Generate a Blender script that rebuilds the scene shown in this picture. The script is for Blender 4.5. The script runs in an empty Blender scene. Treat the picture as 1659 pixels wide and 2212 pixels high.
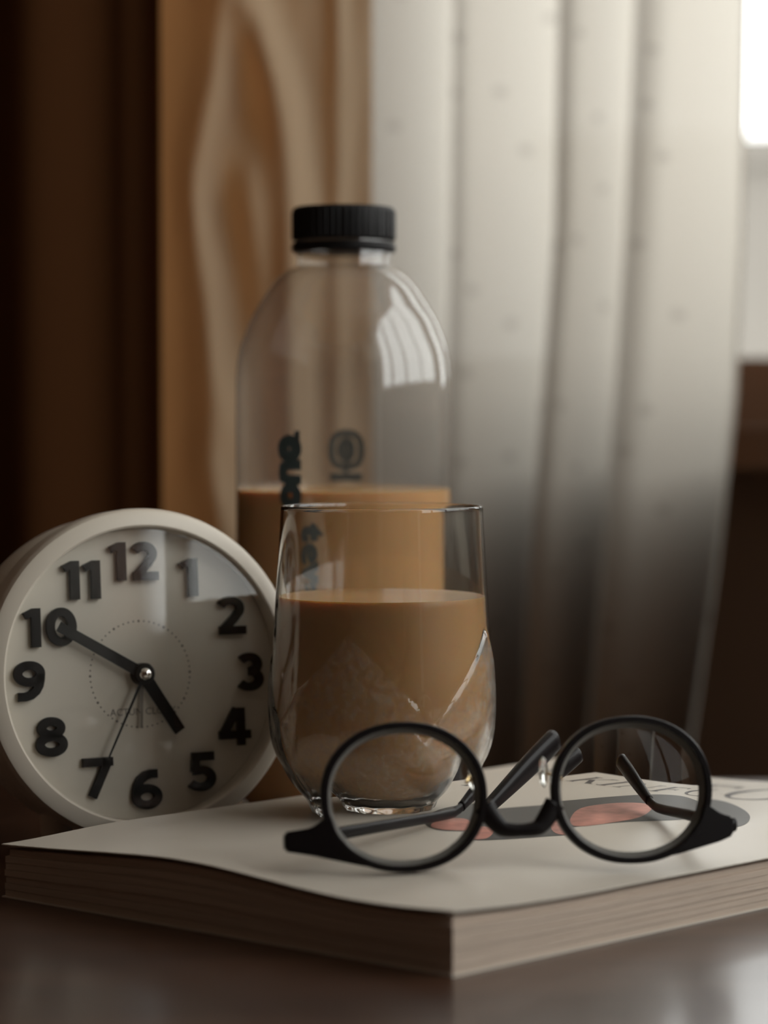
import bpy, bmesh, math, random
from mathutils import Vector, Matrix, noise

random.seed(7)
C = bpy.context.scene.collection
SC = bpy.context.scene
PI = math.pi

# ------------------------------------------------------------------ camera
F = 5600.0                      # focal length in pixels of the 1659 x 2212 frame
CX, CY = 829.5, 1106.0
PITCH = math.atan(206.0 / F)
Z0 = 0.57                       # top of the magazine
ZT = 0.55                       # top of the table
ZC = Z0 + 0.14                  # camera height
cam_data = bpy.data.cameras.new('camera')
cam_data.sensor_fit = 'VERTICAL'
cam_data.sensor_height = 22.3
cam_data.lens = 22.3 * F / 2212.0
cam_data.clip_start = 0.01
cam_data.dof.use_dof = True
cam_data.dof.focus_distance = 0.885
cam_data.dof.aperture_fstop = 3.9
cam = bpy.data.objects.new('camera', cam_data)
cam.location = (0, 0, ZC)
cam.rotation_euler = (PI / 2 - PITCH, 0, 0)
C.objects.link(cam)
SC.camera = cam

# ------------------------------------------------------------------ world, portals, exposure
SKY = 4.4
w = bpy.data.worlds.new('sky'); SC.world = w; w.use_nodes = True
bgn = w.node_tree.nodes['Background']
bgn.inputs[0].default_value = (1.0, 1.0, 1.0, 1)
bgn.inputs[1].default_value = SKY
SC.view_settings.view_transform = 'Standard'
SC.view_settings.look = 'None'
SC.view_settings.exposure = 0.0
SC.view_settings.gamma = 1.0
SC.view_settings.use_curve_mapping = False
SC.cycles.max_bounces = 11
SC.cycles.diffuse_bounces = 4
SC.cycles.transmission_bounces = 10
SC.cycles.transparent_max_bounces = 16
SC.cycles.sample_clamp_indirect = 6.0
SC.cycles.use_denoising = True

# room and window openings (x0,x1,y0,y1,z0,z1)
WALL_Y, RIGHT_X, LEFT_X, FRONT_Y, CEIL = 1.62, 1.05, -1.6, -1.6, 2.4
BW = (-0.125, 1.01, 0.703, 2.2)        # back window  x0 x1 z0 z1
RW = (-0.31, 1.58, 0.735, 2.2)        # right window y0 y1 z0 z1
SW = (-0.27, -0.13, 0.20, 0.70)        # unseen low opening, added to backlight the side curtain

def portal(name, loc, rot, sx, sy):
    l = bpy.data.lights.new(name, 'AREA'); l.shape = 'RECTANGLE'; l.size = sx; l.size_y = sy
    l.cycles.is_portal = True
    o = bpy.data.objects.new(name, l); o.location = loc; o.rotation_euler = rot; C.objects.link(o)
portal('window_daylight', ((BW[0]+BW[1])/2, WALL_Y+0.10, (BW[2]+BW[3])/2), (-PI/2, 0, 0), BW[1]-BW[0], BW[3]-BW[2])
portal('window_daylight', (RIGHT_X+0.10, (RW[0]+RW[1])/2, (RW[2]+RW[3])/2), (0, PI/2, 0), RW[3]-RW[2], RW[1]-RW[0])
portal('window_daylight', (RIGHT_X+0.10, (SW[0]+SW[1])/2, (SW[2]+SW[3])/2), (0, PI/2, 0), SW[3]-SW[2], SW[1]-SW[0])  # portal of the added low opening

# ------------------------------------------------------------------ pixel helpers
SP, CP = math.sin(PITCH), math.cos(PITCH)
CAM = Vector((0, 0, ZC))
def ray(px, py):
    x = (px - CX) / F; u = (CY - py) / F
    return Vector((x, CP + u * SP, -SP + u * CP))
def at(px, py, depth):
    r = ray(px, py); return CAM + r * (depth / r.y)
def on_z(px, py, z):
    r = ray(px, py); return CAM + r * ((z - ZC) / r.z)
def on_plane(px, py, p, n):
    r = ray(px, py); return CAM + r * ((p - CAM).dot(n) / r.dot(n))

# ------------------------------------------------------------------ mesh helpers
def mesh(name, verts, faces, smooth=False):
    m = bpy.data.meshes.new(name)
    m.from_pydata([tuple(v) for v in verts], [], faces)
    m.update()
    if smooth:
        for p in m.polygons: p.use_smooth = True
    return m
def fixn(m):
    bm = bmesh.new(); bm.from_mesh(m); bmesh.ops.recalc_face_normals(bm, faces=bm.faces); bm.to_mesh(m); bm.free(); return m
def obj(name, m, mat=None, parent=None):
    o = bpy.data.objects.new(name, m); C.objects.link(o)
    if mat is not None: m.materials.append(mat)
    if parent is not None: o.parent = parent
    return o
def empty(name, loc=(0, 0, 0)):
    o = bpy.data.objects.new(name, None); o.location = loc; o.empty_display_size = 0.02; C.objects.link(o); return o
def tag(o, label, cat, group=None):
    o['label'] = label; o['category'] = cat
    if group: o['group'] = group
    return o
def struct(o): o['kind'] = 'structure'; return o

def autosmooth(o, ang=0.6):
    m = o.data
    for p in m.polygons: p.use_smooth = True
    bm = bmesh.new(); bm.from_mesh(m)
    for e in bm.edges:
        if len(e.link_faces) == 2 and e.calc_face_angle(0) > ang: e.smooth = False
    bm.to_mesh(m); bm.free()
    return o
def lathe(prof, n=96, cap0=False, cap1=False, fn=None):
    """prof: list of (r, z). fn(r, z, a, i) -> r"""
    V, Fc = [], []
    for i, (r, z) in enumerate(prof):
        for k in range(n):
            a = 2 * PI * k / n
            rr = fn(r, z, a, i) if fn else r
            V.append((rr * math.cos(a), rr * math.sin(a), z))
    for i in range(len(prof) - 1):
        for k in range(n):
            k2 = (k + 1) % n
            Fc.append((i*n + k, i*n + k2, (i+1)*n + k2, (i+1)*n + k))
    if cap0: Fc.append(tuple(reversed(range(n))))
    if cap1: Fc.append(tuple(range((len(prof)-1)*n, len(prof)*n)))
    return mesh('lathe', V, Fc)
def box(bm, x0, x1, y0, y1, z0, z1):
    v = [bm.verts.new(p) for p in ((x0,y0,z0),(x1,y0,z0),(x1,y1,z0),(x0,y1,z0),(x0,y0,z1),(x1,y0,z1),(x1,y1,z1),(x0,y1,z1))]
    for f in ((3,2,1,0),(4,5,6,7),(0,1,5,4),(1,2,6,5),(2,3,7,6),(3,0,4,7)): bm.faces.new([v[i] for i in f])
def boxes(name, mat, parent, *bs, bevel=0):
    bm = bmesh.new()
    for b in bs: box(bm, *b)
    if bevel: bmesh.ops.bevel(bm, geom=list(bm.edges), offset=bevel, segments=2, affect='EDGES')
    m = bpy.data.meshes.new(name); bm.to_mesh(m); bm.free()
    return obj(name, m, mat, parent)
def ribbon(lines, w, z0, z1):
    """flat strokes of width w along polylines; ('poly', pts) adds a filled outline"""
    V, Fc = [], []
    for ln in lines:
        if ln[0] == 'poly':
            p = ln[1]; b = len(V); n = len(p)
            V += [(x, y, z1) for x, y in p] + [(x, y, z0) for x, y in p]
            Fc.append(tuple(range(b, b+n)))
            for i in range(n):
                j = (i+1) % n; Fc.append((b+i, b+n+i, b+n+j, b+j))
            continue
        closed, p = ln
        n = len(p); b = len(V)
        for i in range(n):
            a = Vector(p[i-1]) if (closed or i > 0) else Vector(p[i])
            c = Vector(p[(i+1) % n]) if (closed or i < n-1) else Vector(p[i])
            t = (c - a).normalized(); nn = Vector((-t.y, t.x))
            d1 = (Vector(p[i]) - a); d2 = (c - Vector(p[i]))
            k = 1.0
            if d1.length > 1e-9 and d2.length > 1e-9:
                k = 1.0 / max(0.5, math.cos(d1.angle(d2) / 2))
            for s in (1, -1):
                q = Vector(p[i]) + nn * (s * w / 2 * k)
                V.append((q.x, q.y, z1)); V.append((q.x, q.y, z0))
        for i in range(n if closed else n-1):
            j = (i+1) % n; q = b + 4*i; r = b + 4*j
            Fc += [(q, q+2, r+2, r), (q+1, r+1, r+3, q+3), (q, r, r+1, q+1), (q+2, q+3, r+3, r+2)]
        if not closed:
            Fc.append((b, b+1, b+3, b+2)); e = b + 4*(n-1); Fc.append((e, e+2, e+3, e+1))
    return fixn(mesh('ribbon', V, Fc))
def sweep(pts, rads, n=14, up=Vector((0, 0, 1)), caps=True):
    """tube along pts; rads: list of (ra, rb), ra across 'up', rb along 'up'"""
    V, Fc = [], []
    N = len(pts)
    for i in range(N):
        t = (pts[min(i+1, N-1)] - pts[max(i-1, 0)]).normalized()
        s = t.cross(up).normalized(); q = s.cross(t).normalized()
        ra, rb = rads[i]
        for k in range(n):
            a = 2*PI*k/n; ca, sa = math.cos(a), math.sin(a)
            e = 0.75
            ca = math.copysign(abs(ca)**e, ca); sa = math.copysign(abs(sa)**e, sa)
            V.append(pts[i] + s*(ra*ca) + q*(rb*sa))
    for i in range(N-1):
        for k in range(n):
            k2 = (k+1) % n; Fc.append((i*n+k, i*n+k2, (i+1)*n+k2, (i+1)*n+k))
    if caps: Fc += [tuple(reversed(range(n))), tuple(range((N-1)*n, N*n))]
    return fixn(mesh('sweep', V, Fc, True))
def catmull(P, m=8):
    out = []
    for i in range(len(P)-1):
        a, b, c, d = P[max(i-1,0)], P[i], P[i+1], P[min(i+2, len(P)-1)]
        for k in range(m):
            t = k/m
            out.append(0.5*((2*b) + (c-a)*t + (2*a-5*b+4*c-d)*t*t + (3*b-a-3*c+d)*t**3))
    out.append(P[-1]); return out
def interp(tab, x):
    if x <= tab[0][0]: return tab[0][1]
    for (a, va), (b, vb) in zip(tab, tab[1:]):
        if x <= b:
            t = (x-a)/(b-a); return va + (vb-va)*t
    return tab[-1][1]
def sinterp(tab, x):
    """smooth (monotone-ish cubic) interpolation"""
    n = len(tab)
    if x <= tab[0][0]: return tab[0][1]
    if x >= tab[-1][0]: return tab[-1][1]
    for i in range(n-1):
        if x <= tab[i+1][0]:
            x0, y0 = tab[i]; x1, y1 = tab[i+1]; h = x1-x0; t = (x-x0)/h
            def sl(j):
                if j == 0: return (tab[1][1]-tab[0][1])/(tab[1][0]-tab[0][0])
                if j == n-1: return (tab[-1][1]-tab[-2][1])/(tab[-1][0]-tab[-2][0])
                return (tab[j+1][1]-tab[j-1][1])/(tab[j+1][0]-tab[j-1][0])
            m0, m1 = sl(i)*h, sl(i+1)*h
            return (2*t**3-3*t*t+1)*y0 + (t**3-2*t*t+t)*m0 + (-2*t**3+3*t*t)*y1 + (t**3-t*t)*m1
def sstep(x): x = max(0, min(1, x)); return x*x*(3-2*x)

# ------------------------------------------------------------------ materials
def mat(name, col, rough=0.5, spec=0.5, metal=0.0, noise_amt=0.0, noise_scale=20, bump=0.0, bump_scale=200, stretch=(1,1,1), sss=0.0, sss_r=(1,.5,.25), sss_scale=0.01, coat=0.0):
    m = bpy.data.materials.new(name); m.use_nodes = True
    nt = m.node_tree; b = nt.nodes['Principled BSDF']
    b.inputs['Base Color'].default_value = (*col, 1)
    b.inputs['Roughness'].default_value = rough
    b.inputs['Specular IOR Level'].default_value = spec
    b.inputs['Metallic'].default_value = metal
    b.inputs['Coat Weight'].default_value = coat
    if sss:
        b.inputs['Subsurface Weight'].default_value = sss
        b.inputs['Subsurface Radius'].default_value = sss_r
        b.inputs['Subsurface Scale'].default_value = sss_scale
    if noise_amt or bump:
        tc = nt.nodes.new('ShaderNodeTexCoord'); mp = nt.nodes.new('ShaderNodeMapping')
        mp.inputs['Scale'].default_value = stretch
        nt.links.new(tc.outputs['Object'], mp.inputs[0])
    if noise_amt:
        nz = nt.nodes.new('ShaderNodeTexNoise'); nz.inputs['Scale'].default_value = noise_scale; nz.inputs['Detail'].default_value = 4
        nt.links.new(mp.outputs[0], nz.inputs['Vector'])
        mx = nt.nodes.new('ShaderNodeMix'); mx.data_type = 'RGBA'
        mx.inputs[6].default_value = (*[c*(1-noise_amt) for c in col], 1)
        mx.inputs[7].default_value = (*[min(1, c*(1+noise_amt)) for c in col], 1)
        nt.links.new(nz.outputs[0], mx.inputs[0]); nt.links.new(mx.outputs[2], b.inputs['Base Color'])
    if bump:
        n2 = nt.nodes.new('ShaderNodeTexNoise'); n2.inputs['Scale'].default_value = bump_scale; n2.inputs['Detail'].default_value = 3
        nt.links.new(mp.outputs[0], n2.inputs['Vector'])
        bp = nt.nodes.new('ShaderNodeBump'); bp.inputs['Strength'].default_value = bump; bp.inputs['Distance'].default_value = 0.001
        nt.links.new(n2.outputs[0], bp.inputs['Height']); nt.links.new(bp.outputs[0], b.inputs['Normal'])
    return m
def glass(name, ior=1.5, col=(1,1,1), rough=0.0):
    m = bpy.data.materials.new(name); m.use_nodes = True; nt = m.node_tree
    nt.nodes.remove(nt.nodes['Principled BSDF'])
    g = nt.nodes.new('ShaderNodeBsdfGlass'); g.inputs['IOR'].default_value = ior
    g.inputs['Color'].default_value = (*col, 1); g.inputs['Roughness'].default_value = rough
    nt.links.new(g.outputs[0], nt.nodes['Material Output'].inputs[0])
    return m
def thin_glass(name, tint=(1,1,1), f0=0.04, haze=0.0, haze_col=(.8,.8,.8), rough=0.0):
    """thin clear sheet: straight transmission plus a Fresnel mirror, the same for every ray"""
    m = bpy.data.materials.new(name); m.use_nodes = True; nt = m.node_tree; L = nt.links.new
    nt.nodes.remove(nt.nodes['Principled BSDF'])
    geo = nt.nodes.new('ShaderNodeNewGeometry')
    dt = nt.nodes.new('ShaderNodeVectorMath'); dt.operation = 'DOT_PRODUCT'
    L(geo.outputs['Normal'], dt.inputs[0]); L(geo.outputs['Incoming'], dt.inputs[1])
    def mth(op, a, b=None):
        n = nt.nodes.new('ShaderNodeMath'); n.operation = op
        for i, v in enumerate((a, b)):
            if v is None: continue
            if isinstance(v, (int, float)): n.inputs[i].default_value = v
            else: L(v, n.inputs[i])
        return n.outputs[0]
    c = mth('ABSOLUTE', dt.outputs['Value'])
    p = mth('POWER', mth('SUBTRACT', 1.0, c), 5.0)
    f = mth('ADD', mth('MULTIPLY', p, 1-f0), f0)
    tr = nt.nodes.new('ShaderNodeBsdfTransparent'); tr.inputs[0].default_value = (*tint, 1)
    gl = nt.nodes.new('ShaderNodeBsdfGlossy'); gl.inputs['Roughness'].default_value = rough
    base = tr.outputs[0]
    if haze:
        df = nt.nodes.new('ShaderNodeBsdfDiffuse'); df.inputs[0].default_value = (*haze_col, 1)
        tl = nt.nodes.new('ShaderNodeBsdfTranslucent'); tl.inputs[0].default_value = (*haze_col, 1)
        a = nt.nodes.new('ShaderNodeMixShader'); a.inputs[0].default_value = .5; L(df.outputs[0], a.inputs[1]); L(tl.outputs[0], a.inputs[2])
        h = nt.nodes.new('ShaderNodeMixShader'); h.inputs[0].default_value = haze
        L(base, h.inputs[1]); L(a.outputs[0], h.inputs[2]); base = h.outputs[0]
    mx = nt.nodes.new('ShaderNodeMixShader'); L(f, mx.inputs[0]); L(base, mx.inputs[1]); L(gl.outputs[0], mx.inputs[2])
    L(mx.outputs[0], nt.nodes['Material Output'].inputs[0])
    return m
def cloth(name, col, tcol, transl=0.5, transp=0.0, dots=False, weave=0.0):
    m = bpy.data.materials.new(name); m.use_nodes = True; nt = m.node_tree; L = nt.links.new
    nt.nodes.remove(nt.nodes['Principled BSDF'])
    d = nt.nodes.new('ShaderNodeBsdfDiffuse'); d.inputs[0].default_value = (*col, 1)
    t = nt.nodes.new('ShaderNodeBsdfTranslucent'); t.inputs[0].default_value = (*tcol, 1)
    a = nt.nodes.new('ShaderNodeMixShader'); a.inputs[0].default_value = transl
    L(d.outputs[0], a.inputs[1]); L(t.outputs[0], a.inputs[2]); out = a.outputs[0]
    if transp:
        tr = nt.nodes.new('ShaderNodeBsdfTransparent')
        b = nt.nodes.new('ShaderNodeMixShader'); b.inputs[0].default_value = transp
        L(out, b.inputs[1]); L(tr.outputs[0], b.inputs[2]); out = b.outputs[0]
        if dots:
            uv = nt.nodes.new('ShaderNodeUVMap')
            mp = nt.nodes.new('ShaderNodeMapping'); mp.inputs['Scale'].default_value = (1, 1, 1); L(uv.outputs[0], mp.inputs[0])
            vo = nt.nodes.new('ShaderNodeTexVoronoi'); vo.voronoi_dimensions = '2D'; vo.inputs['Scale'].default_value = 24
            vo.inputs['Randomness'].default_value = .85
            L(mp.outputs[0], vo.inputs['Vector'])
            cr = nt.nodes.new('ShaderNodeMapRange'); cr.inputs[1].default_value = 0.05; cr.inputs[2].default_value = 0.09
            cr.inputs[3].default_value = 0.0; cr.inputs[4].default_value = 1.0
            L(vo.outputs['Distance'], cr.inputs[0])
            mc = nt.nodes.new('ShaderNodeMix'); mc.data_type = 'RGBA'; L(cr.outputs[0], mc.inputs[0])
            mc.inputs[6].default_value = (*[c*.75 for c in tcol], 1); mc.inputs[7].default_value = (*tcol, 1)
            L(mc.outputs[2], t.inputs[0])
    L(out, nt.nodes['Material Output'].inputs[0])
    return m

def wood(name, c0, c1, rough, scale=6, coat=0.0):
    m = bpy.data.materials.new(name); m.use_nodes = True; nt = m.node_tree; L = nt.links.new
    b = nt.nodes['Principled BSDF']; b.inputs['Roughness'].default_value = rough; b.inputs['Coat Weight'].default_value = coat
    b.inputs['Coat Roughness'].default_value = 0.15
    tc = nt.nodes.new('ShaderNodeTexCoord'); mp = nt.nodes.new('ShaderNodeMapping'); mp.inputs['Scale'].default_value = (1, 9, 9)
    L(tc.outputs['Object'], mp.inputs[0])
    nz = nt.nodes.new('ShaderNodeTexNoise'); nz.inputs['Scale'].default_value = scale; nz.inputs['Detail'].default_value = 6; nz.inputs['Distortion'].default_value = .6
    L(mp.outputs[0], nz.inputs['Vector'])
    cr = nt.nodes.new('ShaderNodeValToRGB'); cr.color_ramp.elements[0].color = (*c0, 1); cr.color_ramp.elements[1].color = (*c1, 1)
    cr.color_ramp.elements[0].position = .3; cr.color_ramp.elements[1].position = .7
    L(nz.outputs[0], cr.inputs[0]); L(cr.outputs[0], b.inputs['Base Color'])
    return m

M = {}
M['wall'] = mat('wall_paint', (.13, .07, .04), .8, noise_amt=.06, noise_scale=4, bump=.1)
M['ceil'] = mat('ceiling_paint', (.42, .36, .30), .9, noise_amt=.03)
M['floor'] = wood('floor_wood', (.07, .035, .018), (.13, .07, .035), .45)
M['wframe'] = mat('window_frame_paint', (.22, .11, .06), .4, noise_amt=.15, noise_scale=30)
M['table'] = wood('table_wood', (.030, .012, .006), (.060, .026, .013), .40, 5, coat=.45)
M['pane'] = thin_glass('window_pane', (.97, .98, .97))
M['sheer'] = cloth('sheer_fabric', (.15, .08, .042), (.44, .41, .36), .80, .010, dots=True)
M['sheer2'] = cloth('side_sheer_fabric', (.60, .57, .52), (.55, .53, .49), .5)
M['drape'] = cloth('tan_drape_fabric', (.50, .38, .255), (.54, .26, .10), .44)
M['dark_drape'] = cloth('dark_drape_fabric', (.045, .018, .007), (.12, .04, .012), .15)
M['outside_wall'] = mat('outside_wall_render', (.14, .128, .112), .9, noise_amt=.1, noise_scale=3)
M['cover'] = mat('cover_paper', (.57, .515, .44), .38, noise_amt=.06, noise_scale=18)
M['pages'] = mat('page_paper', (.50, .40, .32), .85, noise_amt=.22, noise_scale=26, stretch=(.6, .6, 40), bump=.5, bump_scale=120)
M['print_grey'] = mat('print_grey', (.050, .046, .041), .45, noise_amt=.25, noise_scale=30)
M['print_pink'] = mat('print_pink', (.50, .21, .16), .45, noise_amt=.95, noise_scale=75)
M['print_ink'] = mat('print_ink', (.04, .028, .028), .45)
M['clock_white'] = mat('clock_plastic', (.64, .575, .48), .36, noise_amt=.03)
M['dial'] = mat('dial_card', (.71, .655, .565), .7, noise_amt=.025)
M['black'] = mat('black_plastic', (.011, .009, .008), .5, spec=.2)
M['hand'] = mat('hand_enamel', (.010, .009, .008), .4, spec=.25)
M['alarm_hand'] = mat('alarm_hand_enamel', (.22, .19, .16), .4)
M['dial_ink'] = mat('dial_ink', (.16, .13, .11), .6)
M['chrome'] = mat('chrome', (.85, .83, .80), .08, metal=1.0)
M['clock_glass'] = thin_glass('clock_cover_glass', (.97, .97, .96), f0=.055)
M['frame'] = mat('eyeglass_acetate', (.007, .005, .005), .34, spec=.16)
M['gold'] = mat('gold_wire', (.75, .55, .28), .25, metal=1.0)
def coated_lens(name, ior):
    """lens with an anti-reflection coat: refraction plus a faint mirror"""
    m = bpy.data.materials.new(name); m.use_nodes = True; nt = m.node_tree
    nt.nodes.remove(nt.nodes['Principled BSDF'])
    r = nt.nodes.new('ShaderNodeBsdfRefraction'); r.inputs['IOR'].default_value = ior; r.inputs['Roughness'].default_value = 0; r.inputs['Color'].default_value = (.985, .985, .98, 1)
    g = nt.nodes.new('ShaderNodeBsdfGlossy'); g.inputs['Roughness'].default_value = 0
    x = nt.nodes.new('ShaderNodeMixShader'); x.inputs[0].default_value = .008
    nt.links.new(r.outputs[0], x.inputs[1]); nt.links.new(g.outputs[0], x.inputs[2]); nt.links.new(x.outputs[0], nt.nodes['Material Output'].inputs[0])
    return m
M['lens'] = coated_lens('eyeglass_lens_glass', 1.5)
M['lens_edge'] = mat('ground_lens_edge', (.50, .48, .44), .6)
M['pad'] = glass('nose_pad_silicone', 1.4, (.95, .95, .93), .15)
M['tumbler'] = glass('tumbler_glass', 1.5, (.985, .985, .98))
def etched(name):
    m = glass(name, 1.5, (.985, .985, .98)); nt = m.node_tree; L = nt.links.new
    g = [n for n in nt.nodes if n.type == 'BSDF_GLASS'][0]
    at_ = nt.nodes.new('ShaderNodeAttribute'); at_.attribute_name = 'etch'
    tc = nt.nodes.new('ShaderNodeTexCoord')
    nz = nt.nodes.new('ShaderNodeTexNoise'); nz.inputs['Scale'].default_value = 380; nz.inputs['Detail'].default_value = 3
    L(tc.outputs['Object'], nz.inputs['Vector'])
    mr = nt.nodes.new('ShaderNodeMapRange'); mr.inputs[1].default_value = .42; mr.inputs[2].default_value = .72; mr.inputs[3].default_value = .05; mr.inputs[4].default_value = .30
    L(nz.outputs[0], mr.inputs[0])
    mu = nt.nodes.new('ShaderNodeMath'); mu.operation = 'MULTIPLY'; L(mr.outputs[0], mu.inputs[0]); L(at_.outputs['Fac'], mu.inputs[1])
    rg = nt.nodes.new('ShaderNodeMath'); rg.operation = 'MULTIPLY'; L(at_.outputs['Fac'], rg.inputs[0]); rg.inputs[1].default_value = .16
    L(rg.outputs[0], g.inputs['Roughness'])
    df = nt.nodes.new('ShaderNodeBsdfDiffuse'); df.inputs[0].default_value = (.62, .60, .56, 1)
    tl = nt.nodes.new('ShaderNodeBsdfTranslucent'); tl.inputs[0].default_value = (.62, .60, .56, 1)
    ad = nt.nodes.new('ShaderNodeMixShader'); ad.inputs[0].default_value = .5; L(df.outputs[0], ad.inputs[1]); L(tl.outputs[0], ad.inputs[2])
    mx = nt.nodes.new('ShaderNodeMixShader'); L(mu.outputs[0], mx.inputs[0]); L(g.outputs[0], mx.inputs[1]); L(ad.outputs[0], mx.inputs[2])
    L(mx.outputs[0], nt.nodes['Material Output'].inputs[0])
    return m
M['tumbler'] = etched('tumbler_glass')
M['coffee'] = mat('milk_coffee', (.64, .375, .165), .22, noise_amt=.05, noise_scale=40, sss=.75, sss_r=(1, .55, .28), sss_scale=.005)
M['bottle'] = thin_glass('bottle_plastic', (.94, .93, .91), f0=.105, haze=.07, haze_col=(.75, .70, .66), rough=.04)
M['cap'] = mat('cap_plastic', (.007, .006, .006), .5, spec=.25)
M['bottle_print'] = mat('bottle_print', (.085, .115, .120), .6)

# ------------------------------------------------------------------ room shell
def wall_with_hole(name, axis, pos, thick, a0, a1, z0, z1, hole, m):
    """axis 'y': wall spans x; axis 'x': wall spans y"""
    h0, h1, hz0, hz1 = hole
    R = [(a0, h0, z0, z1), (h1, a1, z0, z1), (h0, h1, z0, hz0), (h0, h1, hz1, z1)]
    bs = []
    for (p, q, r, s) in R:
        bs.append((p, q, pos, pos+thick, r, s) if axis == 'y' else (pos, pos+thick, p, q, r, s))
    return struct(boxes(name, m, None, *bs))
struct(boxes('floor', M['floor'], None, (LEFT_X-.2, RIGHT_X+.2, FRONT_Y-.2, WALL_Y+.2, -.1, 0)))
struct(boxes('ceiling', M['ceil'], None, (LEFT_X-.2, RIGHT_X+.2, FRONT_Y-.2, WALL_Y+.2, CEIL, CEIL+.1)))
struct(boxes('wall_left', M['wall'], None, (LEFT_X-.2, LEFT_X, FRONT_Y-.2, WALL_Y+.2, 0, CEIL)))
struct(boxes('wall_front', M['wall'], None, (LEFT_X, RIGHT_X, FRONT_Y-.2, FRONT_Y, 0, CEIL)))
wall_with_hole('wall_back', 'y', WALL_Y, .2, LEFT_X, RIGHT_X, 0, CEIL, BW, M['wall'])
h0, h1, hz0, hz1 = RW; s0, s1, sz0, sz1 = SW
X0, X1, Y0, Y1 = RIGHT_X, RIGHT_X+.2, FRONT_Y-.2, WALL_Y+.2
struct(boxes('wall_right', M['wall'], None, (X0, X1, Y0, h0, 0, CEIL), (X0, X1, h1, Y1, 0, CEIL), (X0, X1, h0, h1, hz1, CEIL), (X0, X1, h0, s0, 0, hz0), (X0, X1, s1, h1, 0, hz0), (X0, X1, s0, s1, 0, sz0), (X0, X1, s0, s1, sz1, hz0)))

def window(name, axis, pos, hole, nmul):
    h0, h1, z0, z1 = hole
    def B(a, b, c, d, e, f):   # along, across(depth), z
        return (a, b, pos+c, pos+d, e, f) if axis == 'y' else (pos+c, pos+d, a, b, e, f)
    t = .045
    r = struct(empty(name, ((h0+h1)/2, pos, z0) if axis == 'y' else (pos, (h0+h1)/2, z0)))
    mi = Matrix.Translation(-Vector(r.location))
    def part(n, m, *bs):
        o = boxes(n, m, None, *bs); o.data.transform(mi); o.parent = r; return o
    part('window_frame', M['wframe'], B(h0, h0+t, .06, .13, z0, z1), B(h1-t, h1, .06, .13, z0, z1), B(h0+t, h1-t, .06, .13, z0, z0+t), B(h0+t, h1-t, .06, .13, z1-t, z1))
    part('window_sill', M['wframe'], B(h0-.03, h1+.03, -.03, .06, z0-.025, z0))
    xs = [h0+t + (h1-h0-2*t)*k/(nmul+1) for k in range(nmul+2)]
    for x in xs[1:-1]: part('mullion', M['wframe'], B(x-.018, x+.018, .07, .12, z0+t, z1-t))
    for a, b in zip(xs, xs[1:]): part('pane', M['pane'], B(a, b, .093, .097, z0+t, z1-t))
window('window_1', 'y', WALL_Y, BW, 1)
window('window_2', 'x', RIGHT_X, RW, 3)
window('added_low_window', 'x', RIGHT_X, SW, 0)  # made-up window, brightens the lower side curtain for the dial reflection

# ------------------------------------------------------------------ curtains
def grid_obj(name, fn, nu, nv, material, uvs=None, solid=0.0008):
    V, Fc, UV = [], [], []
    for j in range(nv+1):
        for i in range(nu+1):
            V.append(fn(i/nu, j/nv)); UV.append(uvs(i/nu, j/nv) if uvs else (i/nu, j/nv))
    for j in range(nv):
        for i in range(nu):
            a = j*(nu+1)+i; Fc.append((a, a+1, a+nu+2, a+nu+1))
    m = mesh(name, V, Fc, True)
    ul = m.uv_layers.new(name='UVMap')
    for l in m.loops: ul.data[l.index].uv = UV[l.vertex_index]
    return obj(name, m, material)

SHY = 1.545      # sheer curtain depth
EDGE = [  # fold edges in the photograph at rows 0, 500, 850, 1200, 1600
    (655, 655, 652, 648, 644), (760, 760, 755, 750, 745), (975, 970, 962, 950, 940), (1200, 1192, 1168, 1140, 1125), (1366, 1347, 1326, 1298, 1265),
    (1598, 1592, 1580, 1545, 1490), (1765, 1760, 1750, 1740, 1720), (1960, 1955, 1945, 1930, 1910), (2120, 2118, 2110, 2100, 2090)] + [(2120+190*k,)*5 for k in range(1, 3)]
ROWS = (0, 500, 850, 1200, 1600)
def row_of(z): return 900 - (z - ZC) * F / SHY
def edge_x(k, row):
    e = interp(list(zip(ROWS, EDGE[k])), row)
    return (e - CX) / F * SHY
FA = [.030, .042, .028, .031, .027, .024, .027, .026] + [.027]*3
def sheer_pt(u, v, K0, n):
    z = .08 + 2.02*v
    row = row_of(z)
    k = min(int(u*n), n-1); f = u*n - k; k += K0
    # each pleat: starts forward at its left edge, recedes towards the window, then steps forward again
    split = .90
    xa, xb = edge_x(k, row), edge_x(k+1, row)
    A0, A1 = FA[k], FA[k+1]
    if f < split:
        t = f/split
        x = xa + (xb-xa)*(t*1.02)
        d = A0*(1-t)**1.5
    else:
        t = (f-split)/(1-split)
        x = xb + (xb-xa)*(.02*(1-t) + .012*math.sin(PI*t))
        d = A1*sstep(t)
    y = SHY - d + .004*math.sin(z*3.1+k*1.7)
    return (x, y, z)
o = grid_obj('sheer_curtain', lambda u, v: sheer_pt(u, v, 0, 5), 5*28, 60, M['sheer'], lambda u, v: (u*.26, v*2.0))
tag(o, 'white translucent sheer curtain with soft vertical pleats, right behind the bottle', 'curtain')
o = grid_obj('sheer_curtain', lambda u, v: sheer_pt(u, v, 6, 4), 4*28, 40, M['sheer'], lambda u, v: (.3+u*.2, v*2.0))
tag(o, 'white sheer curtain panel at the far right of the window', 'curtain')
gw = tag(empty('added_outside_wall', (.95, 6.0, -1.0)), 'plain grey wall added outside to dim the sky past the edge of the sheer curtain', 'wall')  # made-up wall, greys the bright sky in the curtain gap
boxes('masonry', M['outside_wall'], gw, (-.55, 1.3, 0, .2, 0, 2.30))
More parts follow.
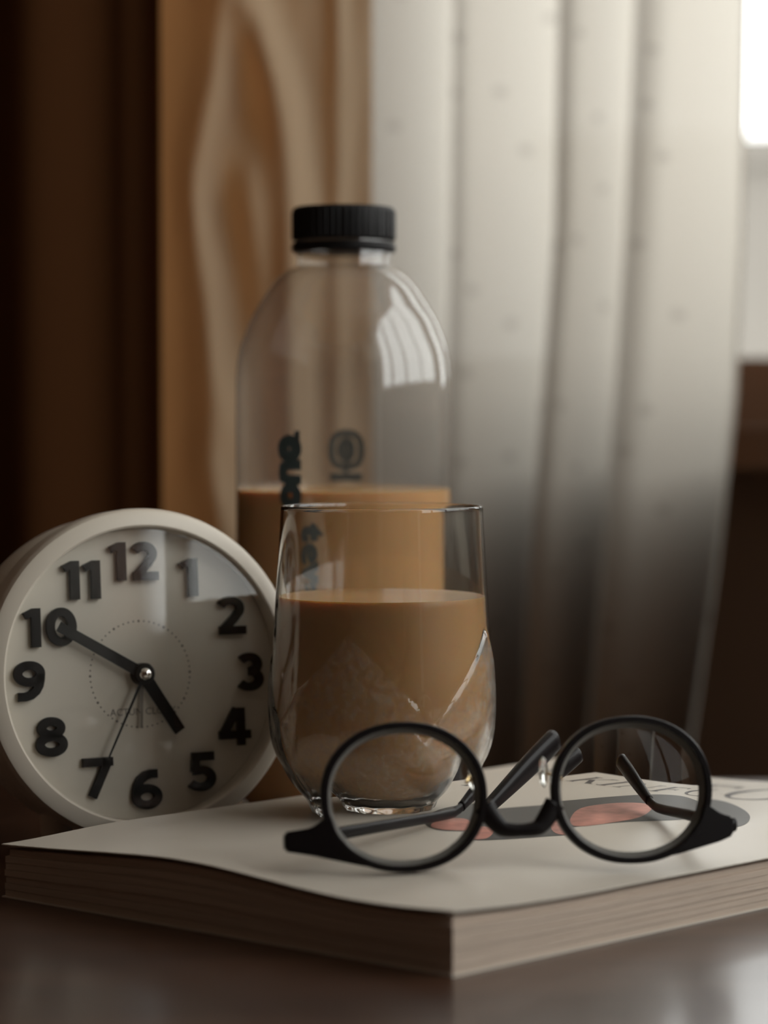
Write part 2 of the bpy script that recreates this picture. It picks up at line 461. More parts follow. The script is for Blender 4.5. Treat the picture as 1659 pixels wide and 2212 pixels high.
boxes('coping', M['outside_wall'], gw, (-.60, 1.35, -.04, .24, 2.30, 2.36))

DRY = 1.40
def ridge(px, row, pts, wd):
    x = sinterp([(r, c) for c, r in pts], row)
    return math.exp(-((px-x)/wd)**2)
R_A = [(490, -200), (492, 0), (488, 150), (462, 300), (436, 430), (452, 560), (468, 700), (480, 900), (470, 1000), (500, 1150), (510, 1500)]
R_B = [(520, -200), (535, 0), (575, 120), (612, 240), (632, 400), (640, 600), (640, 900), (650, 1300)]
R_C = [(560, -200), (560, 200), (548, 380), (566, 520), (572, 700), (540, 900), (560, 1200)]
def drape(u, v):
    z = .08 + 2.02*v
    row = 900 - (z-ZC)*F/DRY
    px = 270 + (805-270)*u
    x = (px-CX)/F*DRY
    fr = sstep((row+150)/150)
    d = .021*ridge(px, row, R_A, 46) + .019*ridge(px, row, R_B, 40)*fr + .013*ridge(px, row, R_C, 42)*sstep((row-280)/160) + .045*sstep((px-270)/170)
    d += .010*math.sin((px-300)/520*PI*1.0) + .006*math.exp(-((px-735)/22)**2) 
    d += .005*noise.noise(Vector((px*.012, row*.004, 3.3))) + .0015*noise.noise(Vector((px*.03, row*.008, 9.1)))
    return (x, DRY - d, z)
o = grid_obj('drape_curtain', drape, 110, 150, M['drape'])
tag(o, 'tan brown fabric curtain with rumpled folds, gathered beside the sheer curtain', 'curtain')
def dark(u, v):
    z = .08 + 2.02*v
    px = -420 + (345+420)*u
    x = (px-CX)/F*1.30
    d = .014*math.sin((px-20)/165*2*PI*.5 + .3*math.sin(z*2)) + .006*math.sin(px/61.0+1+z)
    d += .022*sstep((px-250)/95)*-1
    return (x, 1.30 - d, z)
o = grid_obj('drape_curtain', dark, 90, 30, M['dark_drape'])
tag(o, 'dark brown heavy curtain hanging behind the alarm clock', 'curtain')
def side(u, v):
    z = .06 + 2.04*v
    y = -.245 + .095*u
    return (RIGHT_X - .06 - .014*math.sin(u*2*PI*3) - .004*math.sin(u*2*PI*2+z), y, z)
o = grid_obj('sheer_curtain', side, 60, 12, M['sheer2'])
tag(o, 'white side curtain drawn back from the daylight window on the right wall', 'curtain')

# ------------------------------------------------------------------ table
TX0, TX1, TY0, TY1 = -.62, .56, .40, 1.145
t = tag(empty('side_table', ((TX0+TX1)/2, (TY0+TY1)/2, 0)), 'glossy dark brown wooden table under the magazine', 'table')
def tpart(n, *bs, bevel=.003):
    o = boxes(n, M['table'], None, *bs, bevel=bevel); o.data.transform(Matrix.Translation(-Vector(t.location))); o.parent = t; return o
tpart('table_top', (TX0, TX1, TY0, TY1, ZT-.025, ZT))
tpart('apron', (TX0+.05, TX1-.05, TY0+.05, TY0+.07, ZT-.10, ZT-.025), (TX0+.05, TX1-.05, TY1-.07, TY1-.05, ZT-.10, ZT-.025),
      (TX0+.05, TX0+.07, TY0+.07, TY1-.07, ZT-.10, ZT-.025), (TX1-.07, TX1-.05, TY0+.07, TY1-.07, ZT-.10, ZT-.025))
for x in (TX0+.03, TX1-.07):
    for y in (TY0+.03, TY1-.07): tpart('leg', (x, x+.04, y, y+.04, 0, ZT-.025))

# ------------------------------------------------------------------ magazine
CN = on_z(979, 2112, ZT); LB = on_z(0, 1938, ZT); RB = on_z(1659, 1962, ZT)
UD = (RB-CN).normalized(); VD = (LB-CN).normalized()
UL, VL = .282, .192
def bk(u, v, z): p = CN + UD*u + VD*v; return Vector((p.x, p.y, z))
def uv_of(p):
    d = p - CN; det = UD.x*VD.y - UD.y*VD.x
    return ((d.x*VD.y - d.y*VD.x)/det, (UD.x*d.y - UD.y*d.x)/det)
nL = Vector((-VD.y, VD.x, 0)); nR = Vector((-UD.y, UD.x, 0))
HL, HR = [], []
for px, py in ((979,1968),(850,1956),(740,1939),(640,1916),(540,1890),(450,1868),(350,1851),(250,1842),(120,1833),(10,1824)):
    p = on_plane(px, py, CN, nL); HL.append((uv_of(p)[1], p.z-Z0))
for px, py in ((979,1968),(1100,1955),(1200,1940),(1300,1922),(1400,1902),(1500,1883),(1640,1856)):
    p = on_plane(px, py, CN, nR); HR.append((uv_of(p)[0], p.z-Z0))
print('BOOK angle', math.degrees(UD.angle(VD)), [round(h*1000,1) for _, h in HL], [round(h*1000,1) for _, h in HR])
def top_h(u, v):
    a, b, c = sinterp(HL, v), sinterp(HR, u), HL[0][1]
    fu, fv = 1-sstep(u/.055), 1-sstep(v/.045)
    h = a*fu + b*fv - c*fu*fv
    h += .0012*sstep((u-.20)/.08)*math.sin(v/VL*PI*2+.5)
    return h
MG = tag(empty('magazine', tuple(bk(UL/2, VL/2, ZT))), 'thick pale magazine with printed cover lying on the table under the drinking glass', 'magazine')
MGI = Matrix.Translation(-Vector(MG.location))
def sheet(name, material, z_lo, z_hi, inset, nu=40, nv=36, jit=0.0):
    V, Fc = [], []
    def P(i, j, f):
        u = inset + (UL-2*inset)*i/nu; v = inset + (VL-2*inset)*j/nv
        return bk(u, v, f(u, v))
    for f in (z_lo, z_hi):
        for j in range(nv+1):
            for i in range(nu+1): V.append(P(i, j, f))
    N = (nu+1)*(nv+1)
    for j in range(nv):
        for i in range(nu):
            a = j*(nu+1)+i
            Fc.append((a+nu+1, a+nu+2, a+1, a)); Fc.append((N+a, N+a+1, N+a+nu+2, N+a+nu+1))
    ring = [i for i in range(nu+1)] + [j*(nu+1)+nu for j in range(1, nv+1)] + [nv*(nu+1)+i for i in range(nu-1, -1, -1)] + [j*(nu+1) for j in range(nv-1, 0, -1)]
    for a, b in zip(ring, ring[1:]+ring[:1]): Fc.append((a, b, N+b, N+a))
    m = fixn(mesh(name, V, Fc)); m.transform(MGI)
    o = obj(name, m, material, MG); return autosmooth(o, .9)
CT = .0004
sheet('front_cover', M['cover'], lambda u, v: Z0+top_h(u, v)-CT, lambda u, v: Z0+top_h(u, v), 0)
sheet('back_cover', M['cover'], lambda u, v: ZT+.0001, lambda u, v: ZT+.0006, 0, 4, 4)
NS = 7
bot = .0006
for k in range(NS):
    f0, f1 = k/NS, (k+1)/NS
    gap = .0014
    def zz(f, d): return lambda u, v: ZT+bot + (Z0+top_h(u, v)-CT-gap*(1-.8*sstep(min(u-.004, v-.004)/.01)) - ZT-bot)*f + d
    sheet('page_section', M['pages'], zz(f0, .00004), zz(f1, -.00012), .0006+.0006*random.random() + (.0012 if k == NS-1 else 0), 30, 28)
# printed picture and title on the cover
def decal(name, pts, material, lift=.00008):
    """fan-filled flat print following the cover"""
    c = (sum(p[0] for p in pts)/len(pts), sum(p[1] for p in pts)/len(pts))
    V, Fc = [], []; K = 6; n = len(pts)
    V.append(bk(c[0], c[1], Z0+top_h(*c)+lift))
    for k in range(1, K+1):
        for p in pts:
            u = c[0]+(p[0]-c[0])*k/K; v = c[1]+(p[1]-c[1])*k/K
            V.append(bk(u, v, Z0+top_h(u, v)+lift))
    for i in range(n):
        j = (i+1) % n; Fc.append((0, 1+i, 1+j))
        for k in range(K-1): Fc.append((1+k*n+i, 1+(k+1)*n+i, 1+(k+1)*n+j, 1+k*n+j))
    m = fixn(mesh(name, V, Fc)); m.transform(MGI)
    return obj(name, m, material, MG)
def smooth_closed(P, m=6):
    out = []; n = len(P)
    for i in range(n):
        a, b, c, d = [Vector(P[(i+q) % n]) for q in (-1, 0, 1, 2)]
        for k in range(m):
            tt = k/m; q = 0.5*((2*b)+(c-a)*tt+(2*a-5*b+4*c-d)*tt*tt+(3*b-a-3*c+d)*tt**3); out.append((q.x, q.y))
    return out
def cover_uv(px, py): return uv_of(on_z(px, py, Z0))
pic = [cover_uv(*p) for p in ((1620,1768),(1602,1747),(1545,1728),(1440,1722),(1300,1729),(1180,1739),(1070,1748),(980,1764),(930,1790),(960,1812),(1060,1815),(1200,1806),(1340,1796),(1480,1792),(1590,1784))]
decal('cover_picture', smooth_closed(pic), M['print_grey'])
face = [cover_uv(*p) for p in ((1430,1756),(1360,1748),(1270,1752),(1205,1764),(1190,1788),(1215,1804),(1300,1798),(1395,1783))]
decal('cover_portrait', smooth_closed(face), M['print_pink'], .00016)
face2 = [cover_uv(*p) for p in ((1066,1790),(1020,1786),(965,1794),(950,1806),(990,1813),(1050,1812))]
decal('cover_portrait', smooth_closed(face2), M['print_pink'], .00016)

def text_mesh(s, size, offset=0.0, extrude=0.0):
    cu = bpy.data.curves.new('txt', 'FONT'); cu.body = s; cu.size = size; cu.offset = offset; cu.extrude = extrude; cu.resolution_u = 4
    cu.align_x = 'CENTER'; cu.align_y = 'CENTER'
    o = bpy.data.objects.new('txt', cu); C.objects.link(o)
    bpy.context.view_layer.update()
    m = bpy.data.meshes.new_from_object(o.evaluated_get(bpy.context.evaluated_depsgraph_get()))
    bpy.data.objects.remove(o); return m
# serif-like title drawn from thick and thin strokes: letter boxes of height 1
def L_(x, y): return (x, y)
def title():
    th, tn = .15, .045
    out = []
    def bar(x0, y0, x1, y1, wd): out.append((x0, y0, x1, y1, wd))
    x = 0; polys = []
    def line(a, b, wd):
        a, b = Vector(a), Vector(b); t_ = (b-a).normalized(); n_ = Vector((-t_.y, t_.x))*wd/2
        polys.append([tuple(a+n_), tuple(a-n_), tuple(b-n_), tuple(b+n_)])
    def serif(cx, y, w_=.26): line((cx-w_/2, y), (cx+w_/2, y), tn)
    def ring(cx, cy, rx, ry):
        n = 32
        for i in range(n):
            a, b = 2*PI*i/n, 2*PI*(i+1)/n
            def pt(q, inn):
                k = (rx - (.035+.11*abs(math.cos(q)))) if inn else rx
                l = (ry - .04) if inn else ry
                return (cx+k*math.cos(q), cy+l*math.sin(q))
            polys.append([pt(a, 0), pt(b, 0), pt(b, 1), pt(a, 1)])
    for ch in 'KINFOLK':
        if ch == 'K':
            line((x+.15,0),(x+.15,1),th); serif(x+.15,.02); serif(x+.15,.98); line((x+.2,.42),(x+.72,.98),tn); line((x+.36,.56),(x+.78,.0),th); serif(x+.72,.98); serif(x+.8,.02); adv = 1.06
        elif ch == 'I':
            line((x+.15,0),(x+.15,1),th); serif(x+.15,.02,.32); serif(x+.15,.98,.32); adv = .52
        elif ch == 'N':
            line((x+.14,0),(x+.14,1),tn); line((x+.12,1),(x+.78,0),th); line((x+.78,0),(x+.78,1),tn); serif(x+.14,.02); serif(x+.78,.98); adv = 1.12
        elif ch == 'F':
            line((x+.15,0),(x+.15,1),th); serif(x+.15,.02,.32); line((x+.1,.975),(x+.66,.975),tn); line((x+.15,.52),(x+.5,.52),tn); line((x+.65,.8),(x+.65,.99),tn); line((x+.5,.42),(x+.5,.62),tn); adv = .88
        elif ch == 'O':
            ring(x+.52,.5,.5,.52); adv = 1.24
        elif ch == 'L':
            line((x+.15,0),(x+.15,1),th); serif(x+.15,.98,.32); line((x+.1,.025),(x+.66,.025),tn); line((x+.65,.0),(x+.65,.2),tn); adv = .88
        x += adv
    return polys, x
polys, tw = title()
TH = .030                                     # cap height
tu = .2325; sx = (VL-.022)/tw
V, Fc = [], []
for p in polys:
    b = len(V)
    for (x, y) in p:
        u = tu + y*TH; v = VL-.017 - x*sx
        V.append(bk(u, v, Z0+top_h(u, v)+.0001))
    Fc.append(tuple(range(b, b+len(p))))
m = fixn(mesh('cover_title', V, Fc)); m.transform(MGI); obj('cover_title', m, M['print_ink'], MG)

# ------------------------------------------------------------------ drinking glass and its drink
GP = on_z(825, 1757, Z0); GP = Vector((GP.x, .916, Z0))
GP.x = at(825, 1500, .916).x
OUT = [(0,.0242),(.0012,.0249),(.003,.0254),(.0047,.0264),(.0092,.0303),(.0130,.0330),(.0168,.0350),(.021,.0372),(.028,.0391),(.0389,.0398),(.0486,.0395),(.0594,.0387),(.0764,.0376),(.093,.0366),(.108,.0358)]
INN = [(.0037,.0),(.0039,.012),(.0047,.0186),(.0066,.0236),(.0095,.0276),(.0140,.0316),(.0185,.0345),(.024,.0367),(.030,.0383),(.0389,.0388),(.0486,.0385),(.0594,.0377),(.0764,.0366),(.093,.0356),(.107,.03485)]
PET = [math.radians(-90 + d) for d in (-17, 70, 160, 250)]
def petal(a, z):
    """relief of four pointed leaves rising from the base"""
    best = 0.0
    for c in PET:
        da = abs((a-c+PI) % (2*PI) - PI)
        if z > .066: continue
        s = max(0, (.066 - z)/.066)                   # 0 at the tip
        hw = math.radians(46)*min(1.0, (s/.50))**.95
        e = (hw-da)
        k = sstep(e/.045) if e > 0 else 0
        best = max(best, k*(.75+.25*(1-da/max(hw,1e-3))))
    return best
gl_prof, tags = [], []
for i in range(111):
    z = .108*i/110 if i else 0
    gl_prof.append((sinterp(OUT, z), z)); tags.append('o')
for k in range(1, 8):
    a = PI*k/8; gl_prof.append((.0353+.0005*math.cos(a), .108+.0006*math.sin(a))); tags.append('r')
nin = 80
for i in range(nin+1):
    if i < 64:
        z = .107 - (.107-.0066)*i/63; gl_prof.append((sinterp(INN, z), z))
    else:
        r = .0236*(1-(i-63)/(nin-63)); rtab = [(r_, z_) for z_, r_ in INN[:4]]
        gl_prof.append((max(r, .0003), sinterp(rtab, r)))
    tags.append('i')
def gfn(r, z, a, i):
    if tags[i] == 'o' and z < .07:
        f = sstep(z/.008)
        k = petal(a, z)
        n = noise.noise(Vector((math.cos(a)*9.0, math.sin(a)*9.0, z*230)))*.5 + noise.noise(Vector((math.cos(a)*22, math.sin(a)*22, z*560)))*.5
        return r + f*k*(.0007 + .00013*n) + (1-f)*.0006*math.cos(a*12)
    return r
m = lathe(gl_prof, 192, fn=gfn)
# close bottom (slightly concave) and inner centre
bm = bmesh.new(); bm.from_mesh(m); bm.verts.ensure_lookup_table()
n = 192
c0 = bm.verts.new((0, 0, .0012)); ci = bm.verts.new((0, 0, .0037)); last = (len(gl_prof)-1)*n; bm.verts.ensure_lookup_table()
for k in range(n):
    k2 = (k+1) % n
    bm.faces.new((c0, bm.verts[k2], bm.verts[k])); bm.faces.new((ci, bm.verts[last+k], bm.verts[last+k2]))
bmesh.ops.recalc_face_normals(bm, faces=bm.faces); bm.to_mesh(m); bm.free()
at_ = m.attributes.new('etch', 'FLOAT', 'POINT')
for i_, (r_, z_) in enumerate(gl_prof):
    if tags[i_] == 'o' and z_ < .07:
        for k in range(n): at_.data[i_*n+k].value = petal(2*PI*k/n, z_)*sstep(z_/.006)
g = obj('drinking_glass', m, M['tumbler']); g.location = GP; autosmooth(g, 1.0)
tag(g, 'clear drinking glass with frosted leaf relief standing on the magazine', 'drinking glass')
LZ = .0768
lp = [(.0003, .0039)]
for i in range(1, 18): r = .0236*i/18; lp.append((max(.0004,r-.0001), sinterp([(r_, z_) for z_, r_ in INN[:4]], r)+.00012))
for i in range(60):
    z = .0066+(LZ-.0066)*i/59; lp.append((sinterp(INN, z)-.0001, z+.0001))
lp[-1] = (lp[-1][0]-.0001, LZ)
for r in (.034, .030, .02, .01, .0003): lp.append((r, LZ-.0003))
m = fixn(lathe(lp, 128, True, True)); d = obj('milk_coffee', m, M['coffee']); d.location = GP; autosmooth(d, .8)
tag(d, 'creamy light brown milk coffee filling the drinking glass two thirds', 'drink')

# ------------------------------------------------------------------ bottle and its drink
BD = 1.06
bx = at(743, 900, BD).x
BL = Vector((bx, BD, ZT))
def bz(row): return at(743, row, BD).z - ZT
K = BD/F
BP = [(0, .0385), (.002, .0415), (.006, .0437), (.012, 233*K), (bz(1000), 233*K), (bz(840), 233*K), (bz(790), 230.5*K), (bz(750), 223*K), (bz(705), 207*K), (bz(680), 195.5*K),
      (bz(654), 180*K), (bz(620), 158*K), (bz(600), 142*K), (bz(588), 129*K), (bz(581), 116*K), (bz(577), 103*K), (bz(572), 100*K), (bz(550), 100*K)]
b = tag(empty('bottle', tuple(BL)), 'clear plastic bottle with black cap, half full, behind the drinking glass', 'bottle')
prof = []
for i in range(len(BP)-1):
    (z0, r0), (z1, r1) = BP[i], BP[i+1]
    for q in range(5):
        z = z0+(z1-z0)*q/5
        prof.append((sinterp(BP, z), z))
prof.append((BP[-1][1], BP[-1][0])); prof.append((BP[-1][1], bz(470)))
bb = obj('bottle_body', fixn(lathe(prof, 128, True, False)), M['bottle'], b); autosmooth(bb, 1.2)
# cap: ribbed wall, rounded top edge, tamper ring below
rc = 111*K
zt, zb = bz(449), bz(521)
cp = [(rc*.97, zb), (rc, zb+.0008), (rc, zt-.0022), (rc*.985, zt-.0008), (rc*.95, zt), (rc*.6, zt+.0002), (.0005, zt+.0002)]
def ribf(r, z, a, i): return r + (.00022*math.copysign(1, math.sin(a*48)) if 1 <= i <= 2 else 0)
cap = obj('cap', fixn(lathe(cp, 384, True, True, ribf)), M['cap'], b); autosmooth(cap, .5)
obj('cap_ring', fixn(lathe([(rc*.93, bz(525)), (rc*1.0, bz(526)), (rc*1.012, bz(540)), (rc*.99, bz(545)), (rc*.93, bz(545))], 96)), M['cap'], cap)
autosmooth(cap.children[0], .6)
obj('neck_ring', fixn(lathe([(101*K, bz(552)), (105*K, bz(551)), (105*K, bz(548)), (101*K, bz(547))], 96)), M['bottle'], b)
# printed marks wrapped on the bottle wall
def wrap(name, m, row, px, rad, back=False):
    """flat xy mesh in metres -> onto the cylinder, centre at the given pixel"""
    s = (px-743)/233.0
    a0 = math.asin(s) if not back else PI - math.asin(s)
    zc = bz(row)
    for v in m.vertices:
        a = a0 + v.co.x/rad
        v.co = (rad*math.sin(a), -rad*math.cos(a), zc + v.co.y)
    return obj(name, m, M['bottle_print'], b)
def rot_text(s, size, off):
    m = text_mesh(s, size, off); m.transform(Matrix.Rotation(-PI/2, 4, 'Z')); return m
RB_ = 233*K + .00025
def rr(rx, ry, n=28): return (True, [(rx*math.copysign(abs(math.cos(q))**.85, math.cos(q)), ry*math.copysign(abs(math.sin(q))**.85, math.sin(q))) for q in [2*PI*i/n for i in range(n)]])
wrap('printed_letter', ribbon([rr(.0029, .0030), (False, [(.0024, .0046), (.0046, .0046)])], .0050, 0, .00005), 967, 633, RB_)
wrap('printed_letter', ribbon([(False, [(.0050, .0030), (-.0006, .0030), (-.0030, .0020), (-.0033, 0), (-.0030, -.0020), (-.0006, -.0030), (.0050, -.0030)])], .0040, 0, .00005), 1016, 634, RB_)
wrap('printed_letter', ribbon([rr(.0029, .0031)], .0040, 0, .00005), 1065, 635, RB_)
for ch, row, px, sz in [('t', 1140, 664, .0150), ('e', 1184, 664, .0145), ('v', 1224, 667, .0140), ('a', 1262, 663, .014)]:
    wrap('printed_letter', rot_text(ch, sz, .0012), row, px, RB_)
ring_pts = [(True, [(.0063*math.copysign(abs(math.cos(q))**.8, math.cos(q)), .0072*math.copysign(abs(math.sin(q))**.8, math.sin(q))) for q in [2*PI*i/40 for i in range(40)]])]
wrap('printed_logo', ribbon(ring_pts, .0029, 0, 0.00005), 975, 745, RB_-.0012, True)
wrap('printed_logo', ribbon([(True, [(.0021*math.cos(2*PI*i/24), .0036*math.sin(2*PI*i/24)) for i in range(24)])], .0040, 0, .00005), 975, 745, RB_-.0012, True)
wrap('printed_logo', ribbon([(False, [(0, .003), (0, -.0045)])], .002, 0, .00005), 1012, 744, RB_-.0012, True)
wrap('printed_logo', ribbon([(False, [(-.0068, 0), (.0068, 0)])], .0035, 0, .00005), 1036, 744, RB_-.0012, True)
BLZ = bz(1056)
lp = [(.0003, .0012), (.036, .0012), (.0405, .0028), (.0428, .0065), (233*K-.0006, .0125)]
lp += [(233*K-.0006, .0125 + (BLZ-.0125)*i/20) for i in range(1, 21)] + [(233*K-.0016, BLZ-.0004), (.02, BLZ-.0005), (.0003, BLZ-.0005)]
d = obj('milk_coffee', fixn(lathe(lp, 96, True, True)), M['coffee']); d.location = BL; autosmooth(d, .8)
tag(d, 'milk coffee filling the lower half of the plastic bottle', 'drink')

# ------------------------------------------------------------------ alarm clock
YAW, TILT = math.radians(26), math.radians(5)
DC = at(303, 1456, .937)
cz = Vector((math.sin(YAW)*math.cos(TILT), -math.cos(YAW)*math.cos(TILT), math.sin(TILT)))
cx_ = Vector((math.cos(YAW), math.sin(YAW), 0)); cy_ = cz.cross(cx_)
ROT = Matrix((cx_, cy_, cz)).transposed()
base = Vector((DC.x, DC.y, ZT)) - cz*.018; base.z = ZT
ck = tag(empty('alarm_clock', tuple(base)), 'round cream alarm clock with raised black numerals, behind the magazine', 'clock')
CM = Matrix.Translation(DC - base) @ ROT.to_4x4()
def cpart(name, m, material, parent=None, smooth=None):
    m.transform(CM); o = obj(name, m, material, parent or ck)
    if smooth: autosmooth(o, smooth)
    return o
R1, R2 = .0526, .0600
bez = [(R1, 0), (R1+.0002, .0060), (R1+.0005, .0072), (R1+.0012, .0078), (R2-.0022, .0070), (R2-.0009, .0062), (R2-.0001, .0046), (R2, .0030), (R2, -.0060), (R2-.0006, -.0075), (R2-.0020, -.0080), (R1, -.0080)]
cpart('bezel', fixn(lathe(bez + [bez[0]], 128)), M['clock_white'], smooth=.5)
bod = [(R2-.0025, -.0075), (R2-.0018, -.010), (R2-.0012, -.022), (R2-.0016, -.032), (R2-.005, -.038), (R2-.012, -.0415), (.02, -.043), (.0005, -.043)]
cpart('housing', fixn(lathe(bod, 128, True, True)), M['clock_white'], smooth=.6)
cpart('dial', fixn(lathe([(R1-.0001, -.0015), (R1-.0001, 0), (.0004, 0)], 96, True, True)), M['dial'])
cpart('cover_glass', fixn(lathe([(R1-.0002, .0058), (R1*.5, .0060), (.0004, .0061)], 96, False, True)), M['clock_glass'], smooth=2)
# feet
for s in (-1, 1):
    f = lathe([(.0045, 0), (.0055, .003), (.006, .013), (.0055, .017)], 24, True, True)
    p = Vector((s*.026, 0, 0))
    f.transform(Matrix.Translation(cx_*s*.026 + Vector((0, 0, 0)))); o = obj('foot', fixn(f), M['clock_white'], ck); autosmooth(o, .6)
# numerals
def arc(cx, cy, rx, ry, a0, a1, n=22): return [(cx+rx*math.cos(math.radians(a0+(a1-a0)*i/n)), cy+ry*math.sin(math.radians(a0+(a1-a0)*i/n))) for i in range(n+1)]
def ell(cx, cy, rx, ry, n=32): return (True, [(cx+rx*math.cos(2*PI*i/n), cy+ry*math.sin(2*PI*i/n)) for i in range(n)])
six = [(.12,.32)] + [(.125,.46),(.155,.62),(.22,.76),(.33,.865),(.45,.905),(.60,.905)]
DIG = {
 '0': ([ell(.37, .5, .26, .385)], .74),
 '1': ([('poly', [(.16,0),(.38,0),(.38,1),(.20,1),(-.03,.88),(.05,.72),(.16,.775)])], .40),
 '2': ([(False, arc(.31,.68,.225,.21,155,-38)), (False, [(.49,.56),(.40,.42),(.12,.10)]), (False, [(.05,.10),(.66,.10)])], .66),
 '3': ([(False, arc(.29,.70,.205,.195,145,-92)), (False, arc(.29,.305,.23,.205,92,-150))], .62),
 '4': ([(False, [(.44,.97),(.12,.32)]), (False, [(.02,.29),(.74,.29)]), (False, [(.52,1.0),(.52,0)])], .74),
 '5': ([(False, [(.10,.90),(.60,.90)]), (False, [(.19,.95),(.16,.50)]), (False, [(.12,.53)] + arc(.29,.325,.25,.225,78,-150))], .64),
 '6': ([ell(.36,.32,.245,.215), (False, six)], .70),
 '7': ([(False, [(.0,.90),(.66,.90)]), (False, [(.56,.93),(.19,0)])], .66),
 '8': ([ell(.36,.725,.205,.17), ell(.36,.305,.25,.20)], .72),
}
DIG['9'] = ([(cl, [(.70-x, 1-y) for x, y in p]) for cl, p in DIG['6'][0]], .70)
NH = .0139
NUMPX = {12:(290,1212),1:(410,1247),2:(500,1329),3:(541,1451),4:(507,1570),5:(437,1667),6:(317,1706),7:(213,1680),8:(112,1592),9:(65,1471),10:(110,1355),11:(178,1253)}
RI = ROT.inverted()
def dial_xy(px, py, h=.0016):
    p = on_plane(px, py, DC + cz*h, cz) - DC
    q = RI @ p; return q.x, q.y
for nn_, (px, py) in NUMPX.items():
    s = str(nn_); lines = []; x = 0
    NW, GAP = (1.14, .10) if nn_ > 9 else (1.24, .10)
    for i, ch in enumerate(s):
        st, wd = DIG[ch]
        for a, p in st: lines.append((a, [((x+q[0])*NH*NW, (q[1]-.5)*NH) for q in p]))
        x += wd + GAP
    wtot = (x-GAP)*NH*NW
    lines = [(a, [(q[0]-wtot/2, q[1]) for q in p]) for a, p in lines]
    m = ribbon(lines, .225*NH, .0002, .0020)
    X, Y = dial_xy(px, py)
    m.transform(Matrix.Translation((X, Y, 0)))
    cpart('numeral', m, M['black'])
# minute dots joined into one ring of dots
V, Fc = [], []
for k in range(60):
    a = 2*PI*k/60; r = .00034 if k % 5 else .00048; bI = len(V)
    for q in range(8): V.append((.0192*math.sin(a)+r*math.cos(q*PI/4), .0192*math.cos(a)+r*math.sin(q*PI/4), .0001))
    Fc.append(tuple(range(bI, bI+8)))
cpart('dot_ring', mesh('dots', V, Fc), M['dial_ink'])
m = text_mesh('ACTUN CLOCK', .0036); m.transform(Matrix.Translation((*dial_xy(310, 1537, 0), .0001))); m.transform(Matrix.Identity(4))
cpart('dial_lettering', m, M['dial_ink'])
def hand(name, tip, h, wd0, wd1, tail, material, thick=.0005):
    X, Y = dial_xy(*tip, h); tp = Vector((X, Y)); dr = tp.normalized(); nn = Vector((-dr.y, dr.x))
    a = -dr*tail
    pts = [tuple(a+nn*wd0/2), tuple(a-nn*wd0/2), tuple(tp-nn*wd1/2), tuple(tp+nn*wd1/2)]
    return cpart(name, ribbon([('poly', pts)], 0, h-thick/2, h+thick/2), material)
hand('alarm_hand', (306, 1572), .0018, .0012, .0008, .002, M['alarm_hand'])
hand('hour_hand', (389, 1579), .0028, .0047, .0043, .003, M['hand'], .0008)
hand('minute_hand', (127, 1353), .0038, .0042, .0037, .003, M['hand'])
hand('second_hand', (234, 1640), .0046, .0011, .0006, .004, M['hand'], .0003)
cpart('hand_collar', fixn(lathe([(.0040, .0002), (.0040, .0044), (.0034, .0048), (.0004, .0048)], 32, True, True)), M['hand'], smooth=.5)
hb = fixn(lathe([(.0024*math.cos(q), .0050+.0024*math.sin(q)) for q in [-.6+ (PI/2+.6)*i/14*.995 for i in range(15)]], 32, True, True))
hx, hy = dial_xy(313, 1459, .0050)
cpart('hub', hb, M['chrome'], smooth=1.5)

# ------------------------------------------------------------------ eyeglasses, lying upside down
GLp = on_z(878, 1879, Z0+.0008); GRp = on_z(1371, 1860, Z0+.0008)
gx = (GRp-GLp).normalized(); gx.z = 0; gx.normalize()
mid = (GLp+GRp)/2
print('GLASSES', GLp, GRp, (GRp-GLp).length)
tl = math.radians(9)
back = Vector((-gx.y, gx.x, 0))
gz = (Vector((0, 0, 1))*math.cos(tl) + back*math.sin(tl)).normalized()
gy = gz.cross(gx).normalized()
eg = tag(empty('eyeglasses', (mid.x, mid.y, Z0)), 'round black-framed eyeglasses lying upside down on the magazine', 'glasses')
HC = (GRp-GLp).length/2                      # half distance between lens centres
RX, RZ = .0262, .0231
EM = Matrix((gx, gy, gz)).transposed().to_4x4()
EO = Vector((0, 0, 0))
def E(x, y, z): return gx*x + gy*y + gz*z    # local point relative to the thing's base
def epart(name, m, material, parent=None, smooth=None):
    o = obj(name, m, material, parent or eg)
    if smooth: autosmooth(o, smooth)
    return o
ff = epart('frame_front', mesh('ff', [], []), M['frame'])
def lens_shape(q, rx, rz):
    c, s = math.cos(q), math.sin(q)
    e = .94
    return rx*math.copysign(abs(c)**e, c), rz*math.copysign(abs(s)**e, s)
